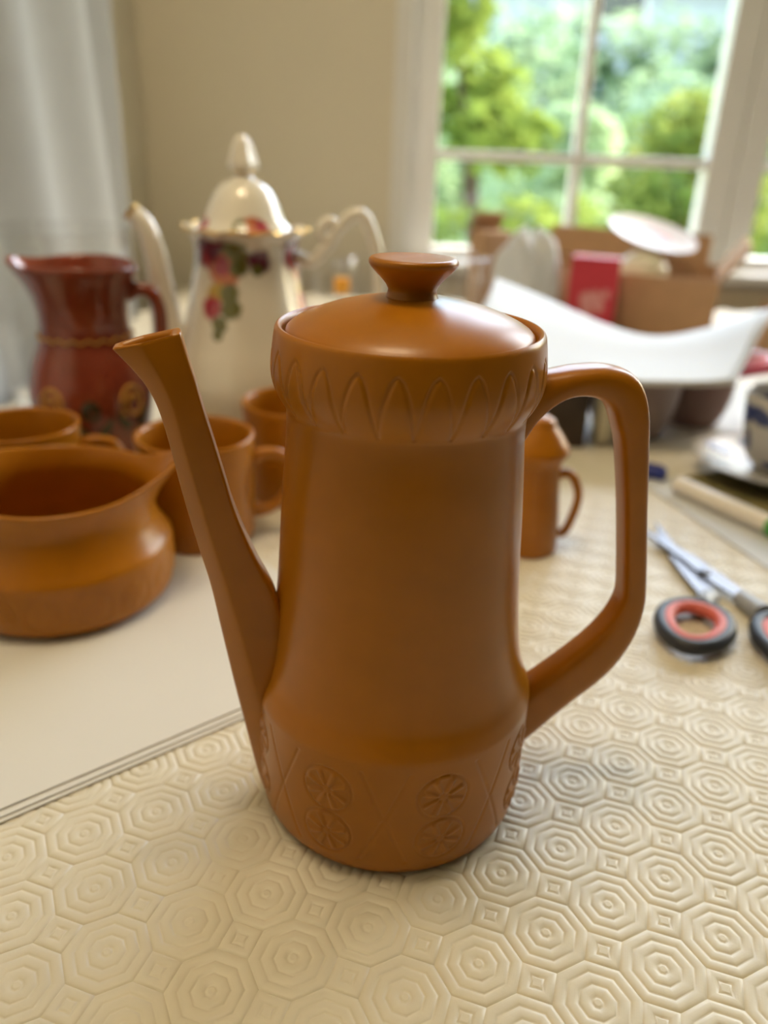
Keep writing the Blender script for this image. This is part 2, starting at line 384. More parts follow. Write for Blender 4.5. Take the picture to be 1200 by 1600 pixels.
def spout():
    """keeled section: (z, ridge, edge, inner, half width, tilt)"""
    st = [(6, 57.5, 55, 30, 9.5, 0), (15, 60, 56, 32, 9.8, 0), (32, 63, 57, 36, 10, 0), (47, 65.5, 58, 40, 10, 0), (63, 68.2, 60.8, 43, 9.8, 0), (90, 72.3, 65.7, 47, 9.6, 0), (104, 74.3, 68.7, 50, 9.4, 0), (112, 75.6, 70.3, 53, 9.3, 0), (118, 76.8, 71.6, 55.8, 9.2, 0), (130, 79.5, 74.4, 60.5, 9.1, 0), (144, 82.3, 77.4, 65, 9, 0), (156, 84.5, 79.9, 67.8, 8.8, 0), (170, 86.8, 82.8, 71, 8.6, 0), (182, 89.4, 85, 74, 8.4, .6), (190, 92.6, 87.4, 76, 8.1, 1.8), (196, 96.6, 90.2, 77.8, 7.6, 3.2), (200, 99.8, 92.2, 78.9, 7.0, 4.2), (203, 102.3, 94, 79.8, 6.4, 5.2)]
    A = smoothprof([q[:3] for q in st], 4); B = smoothprof([q[3:6] for q in st], 4); rings = []
    for a, b in zip(A, B):
        z, ro, rn = a; ri, h, tl = b
        poly = [Vector((ri, -h + 1.5, 0)), Vector((ri, h - 1.5, 0)), Vector((rn - 1, h, 0)), Vector((ro, 3.0, 0)), Vector((ro, -3.0, 0)), Vector((rn - 1, -h, 0))]
        for wgt in (.09, .25, .25):
            q = []
            for k in range(len(poly)):
                p0, p1 = poly[k], poly[(k + 1) % len(poly)]; q += [p0.lerp(p1, wgt), p0.lerp(p1, 1 - wgt)]
            poly = q
        rings.append([vplane(SP, p.x, z + tl * (ro - p.x) / (ro - ri), p.y) for p in poly])
    def scaled(r, f, dz=0.0):
        c = sum(r, Vector()) / len(r); return [c + (p - c) * f + Vector((0, 0, dz)) for p in r]
    top = rings[-1]
    rings += [scaled(top, .95, .0006), scaled(top, .78, .0004), scaled(top, .66, -.0010)]
    rings += [scaled(rings[-9], .55), scaled(rings[-18], .5)]
    loft('spout', rings, 'glaze', pot, ang=70)
spout()
HP = math.radians(7) + math.pi
hs = [(45, 192.5, 42, 160, 9.5), (54, 193.5, 48.5, 174, 9), (64, 195.2, 58.5, 183, 8.6), (76, 195.6, 69.5, 184.2, 8.4), (86.5, 191.8, 77, 180, 8.3), (92.6, 181, 81, 172, 8.2), (95.8, 165, 84.2, 163, 8), (100, 137, 89.6, 137, 7.8), (105, 107, 94.6, 106, 7.8), (106.6, 91, 95.3, 94, 7.8), (104, 74, 90.5, 83, 7.9), (95, 57, 82, 72.5, 8.1), (78, 40, 70, 61, 8.4), (62, 23, 60, 52.5, 9), (53, 15, 51, 46, 9.2)]
loft('handle', strap('handle', hs, HP, 'glaze', pot, p=3.2), 'glaze', pot, ang=60)
lid = lathe('lid', [(r * mm, z * mm) for r, z in [(0, 202.5), (39, 202.5), (40, 205), (43.6, 205.2), (44.4, 205.9), (44.7, 206.9), (44.4, 208.0), (43.2, 209.2), (40.5, 210.9), (36, 213.0), (30, 215.2), (23, 217.1), (16, 218.5), (11, 219.3), (0, 219.8)]], 'glaze', pot, 128)
lathe('knob', [(r * mm, z * mm) for r, z in [(0, 217), (9.6, 218.9), (9.1, 219.8), (8.7, 221), (8.6, 222.2), (9.6, 224), (11.6, 226.2), (13.6, 228.2), (15.1, 229.8), (15.7, 231.0), (15.6, 232), (14.9, 232.7), (13.6, 232.8), (8, 232.3), (0, 232.1)]], 'glaze', lid, 96)

# ------------------------------------------------------------ mustard jug, mugs, shaker
def jug():
    t = thing('cream_jug', (-.2065, .155, .0030), 'squat mustard stoneware cream jug with wide dipping rim, standing on white paper', 'jug')
    n = 120; rim = math.radians(8)                # lip points to the right
    prof = smoothprof([(0, 1.5, 0), (51, 1.5, 0), (56, 0, 0), (61.5, 2.5, 0), (65, 8, 0), (66.3, 18, 0), (66.6, 30, 0), (66.3, 35, 0), (65, 38, 0), (62.2, 42, 0), (58.2, 50, 0), (56, 58, 0), (56.2, 66, 0), (58.6, 74, 0), (60.6, 78.5, 0), (60.6, 80.2, 0), (58.8, 80.4, 0), (56.8, 77, 0), (54, 68, 0), (53.5, 60, 0), (56, 48, 0), (61, 34, 0), (62, 18, 0), (55, 7, 0), (0, 5, 0)], 4)
    def fn(r, z, th):
        d = (th - rim + math.pi) % (2 * math.pi) - math.pi
        k = max(0.0, (z - 52) / 28) ** 1.4
        lip = math.exp(-(d / .42) ** 2); back = math.exp(-((abs(d) - math.pi) / .9) ** 2)
        r2 = r + k * (17 * lip - 2 * (1 - lip)); z2 = z + k * (10 * lip + 4 * back - 5 * (1 - lip) * (1 - back))
        if 3 < z < 34 and r > 62.5:
            a = (th / (2 * math.pi) * 16) % 1; u = (a - .5) * 26; q = math.hypot(u, z - 19)
            r2 -= .8 * math.exp(-((q - 10) / .9) ** 2); 
            if q < 8.5: r2 += .5 * math.exp(-(q * (1 - abs(math.sin(math.atan2(z - 19, u) * 3))) / 1.4) ** 2)
        return r2 * mm, z2 * mm
    V = lathe('body', [(p.x, p.y) for p in prof], 'glaze', t, 240, None, fn)
    for v in V.data.vertices:
        if abs(v.co.x) + abs(v.co.y) < 1e-9 and v.co.z > .3: v.co.z *= mm
    tube('handle', [(-.055, 0, .062), (-.074, 0, .066), (-.091, 0, .056), (-.095, 0, .038), (-.085, 0, .020), (-.063, 0, .012)], [.008, .0075, .007, .007, .0075, .009], 'glaze', t, 14, up=Vector((0, 1, 0)), flat=1.0, sm=4, p=2.6)
jug()
def mug(loc, r, h, ang, label):
    t = thing('mug', loc, label, 'mug', group='mustard stoneware mugs behind the jug')
    p = [(0, 1), (r - 5, 1), (r - 4, 0), (r - 2.5, .8), (r - 1.6, 3), (r - 1.4, h * .5), (r - .6, h - 6), (r, h - 2), (r - .3, h - .5), (r - 1.3, h), (r - 2.6, h - .5), (r - 3.6, h - 3), (r - 5, h * .5), (r - 5.2, 6), (r - 9, 4), (0, 4)]
    lathe('body', [(a * mm, b * mm) for a, b in p], 'glaze', t, 96, ang=60)
    c, s = math.cos(ang), math.sin(ang)
    q = [(r - 3, h * .76), (r + 9, h * .80), (r + 21, h * .76), (r + 26, h * .62), (r + 22, h * .40), (r + 11, h * .25), (r - 3, h * .22)]
    tube('handle', [(a * c * mm, a * s * mm, b * mm) for a, b in q], [x * mm for x in (5.2, 4.2, 3.7, 3.5, 3.6, 4.0, 5.2)], 'glaze', t, 14, up=Vector((-s, c, 0)), sm=5, p=2.6)
PZ = .0030
mug((-.2645, .244, PZ), 39.5, 79, math.radians(15), 'mustard mug behind the cream jug, at the left edge of the photo')
mug((-.142, .243, PZ), 41.5, 77, math.radians(8), 'mustard mug half hidden by the coffee pot spout')
mug((-.082, .335, 0), 43, 79, math.radians(-62), 'mustard mug furthest back, beside the coffee pot rim')
def shaker():
    t = thing('pepper_shaker', (.0985, .247, 0), 'small mustard stoneware shaker with domed shoulder and handle, behind the coffee pot', 'shaker')
    lathe('body', [(a * mm, b * mm) for a, b in [(0, 1), (20, 1), (22, 0), (23.6, 1.5), (23.6, 8), (22.6, 25), (20.4, 48), (19.2, 64), (19.6, 70), (22.6, 73.5), (24.2, 76.5), (23.8, 79), (21.4, 83), (17, 89.5), (12.6, 95)]] + [(.012, .0958), (0, .0958)], 'glaze', t, 72)
    lathe('top', [(a * mm, b * mm) for a, b in [(12.2, 94.8), (12.4, 96.4), (11.4, 98.6), (8, 100.8), (0, 102)]], 'glaze', t, 48)
    q = [(19, 58), (26, 58.5), (31.5, 53), (35.5, 40), (32.5, 22), (28, 12), (21, 12)]
    a = math.radians(2)
    tube('handle', [(x * math.cos(a) * mm, x * math.sin(a) * mm, z * mm) for x, z in q], [x * mm for x in (4, 3.6, 3.4, 3.3, 3.3, 3.5, 4)], 'glaze', t, 12, up=Vector((0, 1, 0)), sm=4)
shaker()

# ------------------------------------------------------------ terracotta jug
def terracotta():
    t = thing('terracotta_jug', (-.2627, .38, 0), 'glossy red brown earthenware jug with cream slip swirls', 'jug')
    prof = smoothprof([(0, 2, 0), (34, 2, 0), (37, 0, 0), (40, 6, 0), (44, 25, 0), (49.5, 52, 0), (50.5, 70, 0), (46, 92, 0), (38.5, 110, 0), (36.2, 120, 0), (36, 132, 0), (37.5, 145, 0), (42, 158, 0), (46.5, 167, 0), (47.5, 171, 0), (46, 173, 0), (43.5, 170, 0), (37, 152, 0), (32.5, 130, 0), (33, 112, 0), (45, 80, 0), (44, 40, 0), (34, 8, 0), (0, 6, 0)], 4)
    sp = math.radians(185)
    def fn(r, z, th):
        d = (th - sp + math.pi) % (2 * math.pi) - math.pi; k = max(0.0, (z - 135) / 38) ** 1.5; l = math.exp(-(d / .4) ** 2)
        return (r + k * 9 * l) * mm, (z + k * (5 * l - 1.5 * math.cos(2 * d))) * mm
    o = lathe('body', [(p.x, p.y) for p in prof], 'terra', t, 96, None, fn)
    for v in o.data.vertices:
        if abs(v.co.x) + abs(v.co.y) < 1e-9 and v.co.z > .3: v.co.z *= mm
    a = math.radians(8)
    q = [(36, 148), (46, 153), (57, 149), (62, 134), (61, 112), (54, 96), (46, 92)]
    tube('handle', [(x * math.cos(a) * mm, x * math.sin(a) * mm, z * mm) for x, z in q], [.0065, .006, .0055, .0055, .0055, .006, .007], 'terra', t, 12, up=Vector((-math.sin(a), math.cos(a), 0)), sm=4)
    # wavy slip line round the waist
    pts = []
    for k in range(160):
        th = 2 * math.pi * k / 160; z = 116 + 1.4 * math.sin(th * 20); r = 37.6
        pts.append((r * math.cos(th) * mm, r * math.sin(th) * mm, z * mm))
    tube('slip_line', pts, .0011, 'slip', t, 6, closed=True)
    def rz(z): 
        return float(np.interp(z, [25, 52, 70, 92, 110], [44, 49.5, 50.5, 46, 38.5]))
    def swirl(th0, zc, s, m):
        pts = []
        for k in range(46):
            u = k / 45; a = u * 3.2 * math.pi; rr = s * (.28 + .72 * u); z = zc + 1.35 * rr * math.sin(a); r = rz(z) + .4
            th = th0 + rr * math.cos(a) / 50; pts.append((r * math.cos(th) * mm, r * math.sin(th) * mm, z * mm))
        tube('slip_swirl', pts, .0019, m, t, 6)
    for th0, zc in ((math.radians(-31), 66), (math.radians(-108), 66), (math.radians(-72), 62), (math.radians(150), 66)):
        swirl(th0, zc, 12 if th0 != math.radians(-72) else 7, 'slip' if th0 != math.radians(-72) else 'slip_dark')
        for sgn in (-1, 1):
            pts = []
            for k in range(8):
                u = k / 7; th = th0 + sgn * (.06 + .26 * u); z = zc - 20 + 14 * u * u; r = rz(z) + .3; pts.append((r * math.cos(th) * mm, r * math.sin(th) * mm, z * mm))
            tube('slip_leaf', pts, [.001, .0025, .0035, .004, .0038, .003, .002, .0008], 'slip_dark', t, 6)
terracotta()

# ------------------------------------------------------------ white porcelain coffee pot with roses
def white_pot():
    t = thing('porcelain_coffee_pot', (-.1365, .44, 0), 'white porcelain coffee pot with painted red roses, gilt rim and pointed lid', 'coffee pot')
    m = M['white'].copy(); m.name = 'rose_porcelain'
    sp = []
    R = (.38, .035, .06); D = (.13, .018, .045); G = (.13, .13, .03); O = (.55, .16, .06); Y = (.55, .38, .10)
    def at(px, z, rad, col):        # spot on the front of the body, px = angle from the camera side
        r = float(np.interp(z, [60, 90, 110, 132, 154, 175, 195], [70, 65, 58, 52.5, 47.5, 44, 46])) * mm
        a = math.radians(-90 + px); sp.append(((r * math.cos(a), r * math.sin(a), z * mm), (rad * 1.22 * mm,) * 3, col))
    for a in (-12, 95, 180, 265):
        at(a - 24, 183, 13, D); at(a - 22, 176, 8, R); at(a - 6, 181, 12, D); at(a + 10, 182, 12, G); at(a - 2, 167, 14, O); at(a - 5, 172, 8, R); at(a + 14, 172, 8, G)
        at(a - 10, 150, 9, Y); at(a + 4, 150, 9, G); at(a - 13, 139, 9, R); at(a + 6, 138, 9, G); at(a - 4, 126, 7, G); at(a - 6, 117, 5, G); at(a + 36, 178, 10, D); at(a + 34, 170, 5, G)
    add_spots(m, sp)
    prof = smoothprof([(0, 4, 0), (44, 4, 0), (50, 0, 0), (53, 5, 0), (50, 14, 0), (56, 26, 0), (67, 46, 0), (70.5, 66, 0), (65.5, 88, 0), (58, 110, 0), (52, 132, 0), (47, 154, 0), (43.6, 174, 0), (44.5, 188, 0), (50, 196, 0), (53.5, 198.6, 0), (53, 200, 0), (46, 199, 0), (40, 192, 0), (39, 175, 0), (48, 130, 0), (62, 80, 0), (58, 30, 0), (0, 18, 0)], 5)
    def fn(r, z, th):
        k = max(0.0, (z - 182) / 18)
        flute = .8 * math.cos(th * 8) * (1 if 20 < z < 190 else .3)
        return (r + flute + k * 1.6 * math.cos(th * 12)) * mm, (z + k * 1.2 * math.cos(th * 12)) * mm
    o = lathe('body', [(p.x, p.y) for p in prof], m, t, 144, None, fn)
    for v in o.data.vertices:
        if abs(v.co.x) + abs(v.co.y) < 1e-9 and v.co.z > .3: v.co.z *= mm
    pts = [((53.6 + 1.6 * math.cos(12 * a)) * math.cos(a) * mm, (53.6 + 1.6 * math.cos(12 * a)) * math.sin(a) * mm, (199.3 + 1.2 * math.cos(12 * a)) * mm) for a in np.linspace(0, 2 * math.pi, 145)[:-1]]
    tube('gilt_rim', pts, .0013, 'gold', t, 6, closed=True)
    ml = M['white'].copy(); ml.name = 'rose_porcelain_lid'; spl = []
    for a in (-72, 20, 110, 200):
        b = math.radians(a)
        for da, rr, z, s, c in ((0, 36, 203, 9, O), (.25, 37, 202, 8, R), (-.25, 37, 202, 8, G)):
            spl.append(((rr * math.cos(b + da) * mm, rr * math.sin(b + da) * mm, z * mm), (s * mm,) * 3, c))
    add_spots(ml, spl)
    l = lathe('lid', [(p.x * mm, p.y * mm) for p in smoothprof([(0, 196, 0), (38, 196, 0), (40.5, 198.5, 0), (38.5, 201.5, 0), (34.5, 206, 0), (30.5, 216, 0), (25.5, 226, 0), (18.5, 234, 0), (11, 238, 0), (7.8, 240.5, 0), (7.4, 243, 0), (0, 243.5, 0)], 4)], ml, t, 96)
    lathe('finial', [(p.x * mm, p.y * mm) for p in smoothprof([(0, 242, 0), (7.6, 242.5, 0), (8.6, 244, 0), (11.8, 247, 0), (12.0, 250.5, 0), (10.2, 256, 0), (8.6, 262, 0), (6, 268.5, 0), (2.5, 271.8, 0), (0, 272.2, 0)], 4)], 'white', l, 48, fn=lambda r, z, a: (r * (1 + .1 * math.cos(6 * a)), z))
    lathe('gilt_band', [(.0078, .2425), (.0092, .2435), (.0092, .2450), (.0078, .2458)], 'gold', l, 40)
    s = tube('spout', [(-.050, 0, .060), (-.066, 0, .084), (-.073, 0, .110), (-.0765, 0, .145), (-.080, 0, .175), (-.087, 0, .198), (-.097, 0, .2085)], [.022, .0185, .0145, .0115, .0100, .0088, .0074], 'white', t, 20, up=Vector((0, 1, 0)), sm=5)
    tube('gilt_tip', [(-.0955, 0, .2072), (-.0985, 0, .2098)], [.0079, .0079], 'gold', t, 20, up=Vector((0, 1, 0)))
    hh = [(.042, 0, .178), (.058, 0, .173), (.066, 0, .182), (.073, 0, .188), (.080, 0, .200), (.090, 0, .211), (.100, 0, .2135), (.108, 0, .203), (.115, 0, .180), (.118, 0, .150), (.112, 0, .118), (.098, 0, .096), (.078, 0, .086), (.060, 0, .084)]
    tube('handle', hh, [.0055, .005, .005, .005, .0052, .0055, .0056, .0056, .0056, .0054, .0052, .0052, .0055, .0065], 'white', t, 14, up=Vector((0, 1, 0)), sm=4)
    tube('handle_scroll', [(.080, 0, .200), (.074, 0, .207), (.067, 0, .203), (.067, 0, .195), (.072, 0, .192)], [.0045, .0048, .005, .0048, .0052], 'white', t, 12, up=Vector((0, 1, 0)), sm=4)
white_pot()

# ------------------------------------------------------------ glassware
def glass_thing(name, loc, outer, label, cat, seg=64, fn=None, wall=3.0, group=None):
    t = thing(name, loc, label, cat, group=group)
    inner = [(max(r - wall, 0.5), z) for r, z in reversed(outer) if z > 9]
    p = [(0, 0.5)] + outer + [(outer[-1][0] - wall * .5, outer[-1][1] + .8)] + inner + [(0, 9)]
    o = lathe('bowl', [(r * mm, z * mm) for r, z in p], 'glass', t, seg, None, fn, ang=60)
    return t
glass_thing('glass_vase', (-.335, .515, 0), [(50, 0), (54, 2), (58, 20), (61, 60), (65, 100), (69, 140), (72, 170), (73, 185)], 'large clear ribbed glass vase behind the terracotta jug', 'vase', 96, lambda r, z, a: (r * (1 + (.012 * math.cos(24 * a) if z < .17 else 0)), z), 4)
glass_thing('drinking_glass', (-.098, .70, 0), [(26, 0), (28, 2), (30, 60), (33, 120), (34, 142)], 'clear drinking glass, nearer the white coffee pot', 'glass', group='drinking glasses behind the pots')
glass_thing('drinking_glass', (-.030, .72, 0), [(26, 0), (28, 2), (30, 60), (33, 120), (34, 142)], 'clear drinking glass, nearer the window frame', 'glass', group='drinking glasses behind the pots')
glass_thing('fluted_glass', (.072, .73, 0), [(22, 0), (25, 2), (27, 40), (30, 90), (34, 130), (37, 148)], 'fluted clear glass tumbler to the right of the lid knob', 'glass', 96, lambda r, z, a: (r * (1 + .035 * math.cos(16 * a)), z))
def bottle():
    t = thing('small_bottle', (-.064, .63, 0), 'small clear bottle with an orange cap between the glasses', 'bottle')
    lathe('bottle_glass', [(r * mm, z * mm) for r, z in [(0, 1), (16, 1), (18, 3), (18, 85), (14, 98), (8, 106), (8, 121), (6.5, 121), (6.5, 106), (12, 96), (16, 84), (16, 5), (0, 4)]], 'glass', t, 48)
    lathe('cap', [(r * mm, z * mm) for r, z in [(8.4, 116), (9.2, 117), (9.2, 131), (8.2, 132.5), (0, 132.5)]], 'amber', t, 32)
bottle()

# ------------------------------------------------------------ paper under the jug
def sheet(name, c, ax, lx, ly, z, th, m, label, dz=0.0):
    a = Vector((math.cos(ax), math.sin(ax), 0)); b = Vector((-a.y, a.x, 0)); V = []; F = []; n = 12
    for k in (0, 1):
        for i in range(n + 1):
            for j in range(n + 1):
                p = Vector((c[0], c[1], 0)) - a * lx * i / n + b * ly * j / n
                V.append((p.x, p.y, z + k * th + dz * math.sin(i * .6) * .0003))
    N = (n + 1) ** 2; ix = lambda k, i, j: k * N + i * (n + 1) + j
    for i in range(n):
        for j in range(n):
            F += [(ix(0, i, j), ix(0, i + 1, j), ix(0, i + 1, j + 1), ix(0, i, j + 1)), (ix(1, i, j), ix(1, i, j + 1), ix(1, i + 1, j + 1), ix(1, i + 1, j))]
    for i in range(n):
        for j0 in (0, n):
            q = (ix(0, i, j0), ix(0, i + 1, j0), ix(1, i + 1, j0), ix(1, i, j0)); F.append(q)
            q = (ix(0, j0, i), ix(0, j0, i + 1), ix(1, j0, i + 1), ix(1, j0, i)); F.append(q)
    o = auto(obj(name, V, F, m, None, True), 30)
    return tag(o, label, 'paper', 'white papers under the jug')
PA = math.atan2(.631, .775)
sheet('paper_sheet', (-.0025, .0945), PA, .40, .285, .0002, .0008, 'paper', 'lowest white paper sheet under the cream jug, its edge furthest forward')
sheet('paper_sheet', (-.004, .097), PA + .004, .40, .285, .0012, .0007, 'paper', 'middle white paper sheet in the pile under the cream jug')
sheet('paper_sheet', (-.006, .0995), PA + .002, .40, .285, .0021, .0008, 'paper', 'topmost white paper sheet, directly under the cream jug')

# ------------------------------------------------------------ scissors
def scissors():
    t = thing('scissors', (.217, .202, .0012), 'open steel scissors with red lined dark finger loops', 'scissors')
    def loc(x, y): return (x - .217, y - .202)
    def blade(tip, root, z, wd, side):
        a = Vector(loc(*tip)); b = Vector(loc(*root)); d = (b - a).normalized(); nrm = Vector((-d.y, d.x)) * side; L = (b - a).length
        pts = [a, a + d * L * .25 + nrm * wd * .55, a + d * L * .55 + nrm * wd * .8, a + d * L * .8 + nrm * wd * .7, b + nrm * wd * .5, b - nrm * wd * .5, a + d * L * .8 - nrm * wd * .6, a + d * L * .5 - nrm * wd * .25]
        prism('blade', [(p.x, p.y) for p in pts], z, z + .0016, 'steel', t, bev=.0003)
    blade((.188, .276), (.2305, .172), .0045, .011, 1)
    blade((.2085, .2895), (.2105, .170), .0025, .011, -1)
    lathe('screw', [(.0042, .0060), (.0042, .0072), (.003, .0078), (0, .0078)], 'steel', t, 24)
    def handle(root, cen, ax, ay, rot, grip_from):
        h = tube('handle', [(*loc(*root), .004), (*[(a + b) / 2 for a, b in zip(loc(*root), loc(*grip_from))], .0045), (*loc(*grip_from), .0055)], [.0055, .006, .0065], 'grey', t, 12, flat=1.1, sm=4)
        cx, cy = loc(*cen); pts = []; pin = []
        for k in range(40):
            a = 2 * math.pi * k / 40; e = 1 + .12 * math.cos(a)
            x, y = ax * math.cos(a), ay * math.sin(a) * e
            pts.append((cx + x * math.cos(rot) - y * math.sin(rot), cy + x * math.sin(rot) + y * math.cos(rot), .0062))
            x *= .80; y *= .80
            pin.append((cx + x * math.cos(rot) - y * math.sin(rot), cy + x * math.sin(rot) + y * math.cos(rot), .0072))
        tube('finger_loop', pts, .0048, 'black', t, 10, closed=True)
        lo = t.children[-1]
        tube('loop_lining', pin, .0042, 'salmon', lo, 10, closed=True)
    handle((.2105, .172), (.1855, .1315), .0265, .0195, math.radians(62), (.199, .157))
    handle((.2305, .172), (.2425, .108), .036, .0205, math.radians(97), (.236, .150))
scissors()

# ------------------------------------------------------------ right side: sheet, mat, pens, cup and saucer
def strip(name, poly, z0, z1, m, label, cat, bev=.0003):
    o = prism(name, poly, z0, z1, m, None, bev); return tag(o, label, cat)
d = Vector((.29, -.957)); nn = Vector((.957, .29)); p0 = Vector((.222, .385))
q = [p0, p0 + d * .24, p0 + d * .24 + nn * .30, p0 + nn * .30]
strip('card_sheet', [(v.x, v.y) for v in q], .0002, .0012, 'paper_cool', 'pale sheet of card under the saucer at the right edge', 'card')
d2 = Vector((.46, -.888)); n2 = Vector((.888, .46)); p1 = Vector((.268, .392))
q = [p1, p1 + d2 * .13, p1 + d2 * .13 + n2 * .17, p1 + n2 * .17]
strip('place_mat', [(v.x, v.y) for v in q], .0013, .0043, 'mat_olive', 'olive woven mat beneath the blue and white saucer', 'mat')
def pen():
    t = thing('marker_pen', (.246, .362, .0094), 'white marker pen with a green cap lying in front of the saucer', 'pen')
    d = Vector((.0505, -.0855, 0)).normalized()
    tube('barrel', [tuple(d * s) for s in (0, .002, .004, .094, .096)], [.004, .0065, .0075, .0075, .007], 'pen_white', t, 20)
    tube('cap', [tuple(d * s) for s in (.095, .096, .130, .134)], [.0076, .0082, .0080, .006], 'green', t, 20)
pen()
def blue_pen():
    t = thing('blue_pen', (.2365, .3935, .0066), 'short blue pen cap lying beside the white marker', 'pen cap')
    d = Vector((.86, -.5, 0)).normalized()
    tube('barrel', [tuple(d * s) for s in (-.016, -.014, .010, .012)], [.004, .0065, .0065, .005], 'blue', t, 18)
    tube('clip', [tuple(d * s + Vector((0, 0, .0072))) for s in (-.012, 0, .008)], [.0012, .0012, .0012], 'blue', t, 8)
blue_pen()
def blue_white(name, parts):
    m = M['cream'].copy(); m.name = name; m.node_tree.nodes['Principled BSDF'].inputs['Base Color'].default_value = (.52, .51, .49, 1)
    for l in list(m.node_tree.nodes['Principled BSDF'].inputs['Base Color'].links): m.node_tree.links.remove(l)
    add_spots(m, parts); return m
BL = (.035, .055, .17)
def cup_saucer():
    sx, sy, sz = .349, .398, .0045
    sp = [((.055 * math.cos(a), .055 * math.sin(a), .012), (.017, .012, .02), BL) for a in np.linspace(0, 2 * math.pi, 9)[:-1]]
    m = blue_white('willow_saucer', sp)
    s = thing('saucer', (sx, sy, sz), 'blue and white saucer on the olive mat', 'saucer')
    lathe('dish', [(r * mm, z * mm) for r, z in [(0, 2), (28, 2), (31, 0), (33, 2), (50, 8), (66, 14), (73, 17.5), (74, 18.6), (73, 19), (64, 16), (48, 10.5), (32, 6.5), (0, 6)]], m, s, 96)
    c = thing('teacup', (sx + .004, sy, sz + .0068), 'blue and white patterned teacup standing on its saucer', 'cup')
    sp = []
    for k, a in enumerate(np.linspace(0, 2 * math.pi, 15)[:-1]):
        r = .041; sp.append(((r * math.cos(a), r * math.sin(a), .054), (.013, .013, .010), BL))
        if k % 2: sp.append(((.037 * math.cos(a + .1), .037 * math.sin(a + .1), .030), (.006, .006, .013), BL))
        if k % 3 == 0: sp.append(((.033 * math.cos(a), .033 * math.sin(a), .012), (.012, .012, .006), BL))
    m2 = blue_white('willow_cup', sp)
    lathe('bowl', [(p.x * mm, p.y * mm) for p in smoothprof([(0, 2, 0), (20, 2, 0), (22, 0, 0), (24, 3, 0), (31, 10, 0), (36, 22, 0), (39, 38, 0), (41, 55, 0), (42, 70, 0), (41.2, 71, 0), (39.5, 68, 0), (37, 45, 0), (32, 18, 0), (22, 8, 0), (0, 7, 0)], 4)], m2, c, 72)
    tube('handle', [(.038, .012, .056), (.056, .018, .060), (.064, .02, .046), (.056, .018, .028), (.036, .012, .022)], [.0035, .0032, .003, .0032, .0035], m2, c, 12, up=Vector((0, 1, 0)), sm=4)
cup_saucer()

# bowls and box that carry the loose papers
def cup_plain(name, loc, r, h, m, label, cat):
    o = lathe(name, [(p.x * mm, p.y * mm) for p in smoothprof([(0, 2, 0), (r * .55, 2, 0), (r * .6, 0, 0), (r * .7, 2, 0), (r * .86, h * .25, 0), (r * .97, h * .6, 0), (r, h, 0), (r - 2, h + .5, 0), (r - 4, h - 2, 0), (r * .8, h * .3, 0), (r * .5, 6, 0), (0, 6, 0)], 4)], m, None, 72, loc)
    return tag(o, label, cat)
cup_plain('stoneware_bowl', (.249, .530, 0), 47, 64, 'taupe', 'grey brown stoneware bowl under the loose white papers', 'bowl')
cup_plain('stoneware_cup', (.331, .575, 0), 40, 60, 'taupe2', 'brown stoneware cup under the curling papers, behind the teacup', 'cup')
def dark_box():
    t = thing('wooden_box', (.160, .52, 0), 'dark wooden box in the shade under the loose papers', 'box')
    boxes('case', [(-.075, .030, -.05, .06, 0, .006), (-.075, -.069, -.05, .06, .006, .062), (.024, .030, -.05, .06, .006, .062), (-.069, .024, -.05, -.044, .006, .062), (-.069, .024, .054, .06, .006, .062)], 'dark_wood', t)
    box('lid', -.077, .032, -.052, .062, .0622, .0675, 'dark_wood', t, bev=.001)
dark_box()
cup_plain('egg_cup', (.212, .490, 0), 13, 50, 'cream', 'small cream egg cup beside the dark wooden box', 'cup')
def loose_paper():
    rows = [[(.075, .46, .082), (.151, .452, .0705), (.2413, .450, .0712), (.300, .450, .0735), (.3189, .452, .0758)],
            [(.080, .56, .092), (.160, .55, .078), (.250, .54, .0705), (.325, .53, .0765), (.362, .53, .092)],
            [(.105, .66, .104), (.170, .65, .091), (.262, .60, .0755), (.345, .60, .084), (.405, .60, .112)],
            [(.128, .77, .116), (.182, .75, .100), (.283, .65, .076), (.372, .67, .082), (.452, .69, .106)]]
    g = [[Vector(p) for p in r] for r in rows]
    g = [smoothprof(r, 6) for r in g]; cols = list(zip(*g)); cols = [smoothprof(list(c), 6) for c in cols]
    V = [p for c in cols for p in c]; nr = len(cols[0]); F = []
    for i in range(len(cols) - 1):
        for j in range(nr - 1): F.append((i * nr + j, (i + 1) * nr + j, (i + 1) * nr + j + 1, i * nr + j + 1))
    for k, (dz, lab) in enumerate(((0, 'lower loose white sheet resting on the bowls, mostly covered by another'), (.0022, 'top loose white sheet curling over the bowls behind the handle'))):
        o = obj('loose_paper', [(v[0] - k * .004, v[1] + k * .003, v[2] + dz) for v in V], F, 'paper_cool')
        so = o.modifiers.new('thickness', 'SOLIDIFY'); so.thickness = .0009; so.offset = 1
        tag(o, lab, 'paper', 'loose papers behind the handle')
loose_paper()
o = prism('red_packet', [(-.05, -.035), (.05, -.035), (.055, .035), (-.045, .035)], 0, .012, 'redplastic', None, .004)
o.location = (.362, .560, .0625); o.rotation_euler = (math.radians(-4), math.radians(-5), .3); tag(o, 'shiny red packet tucked beneath the loose papers', 'packet')

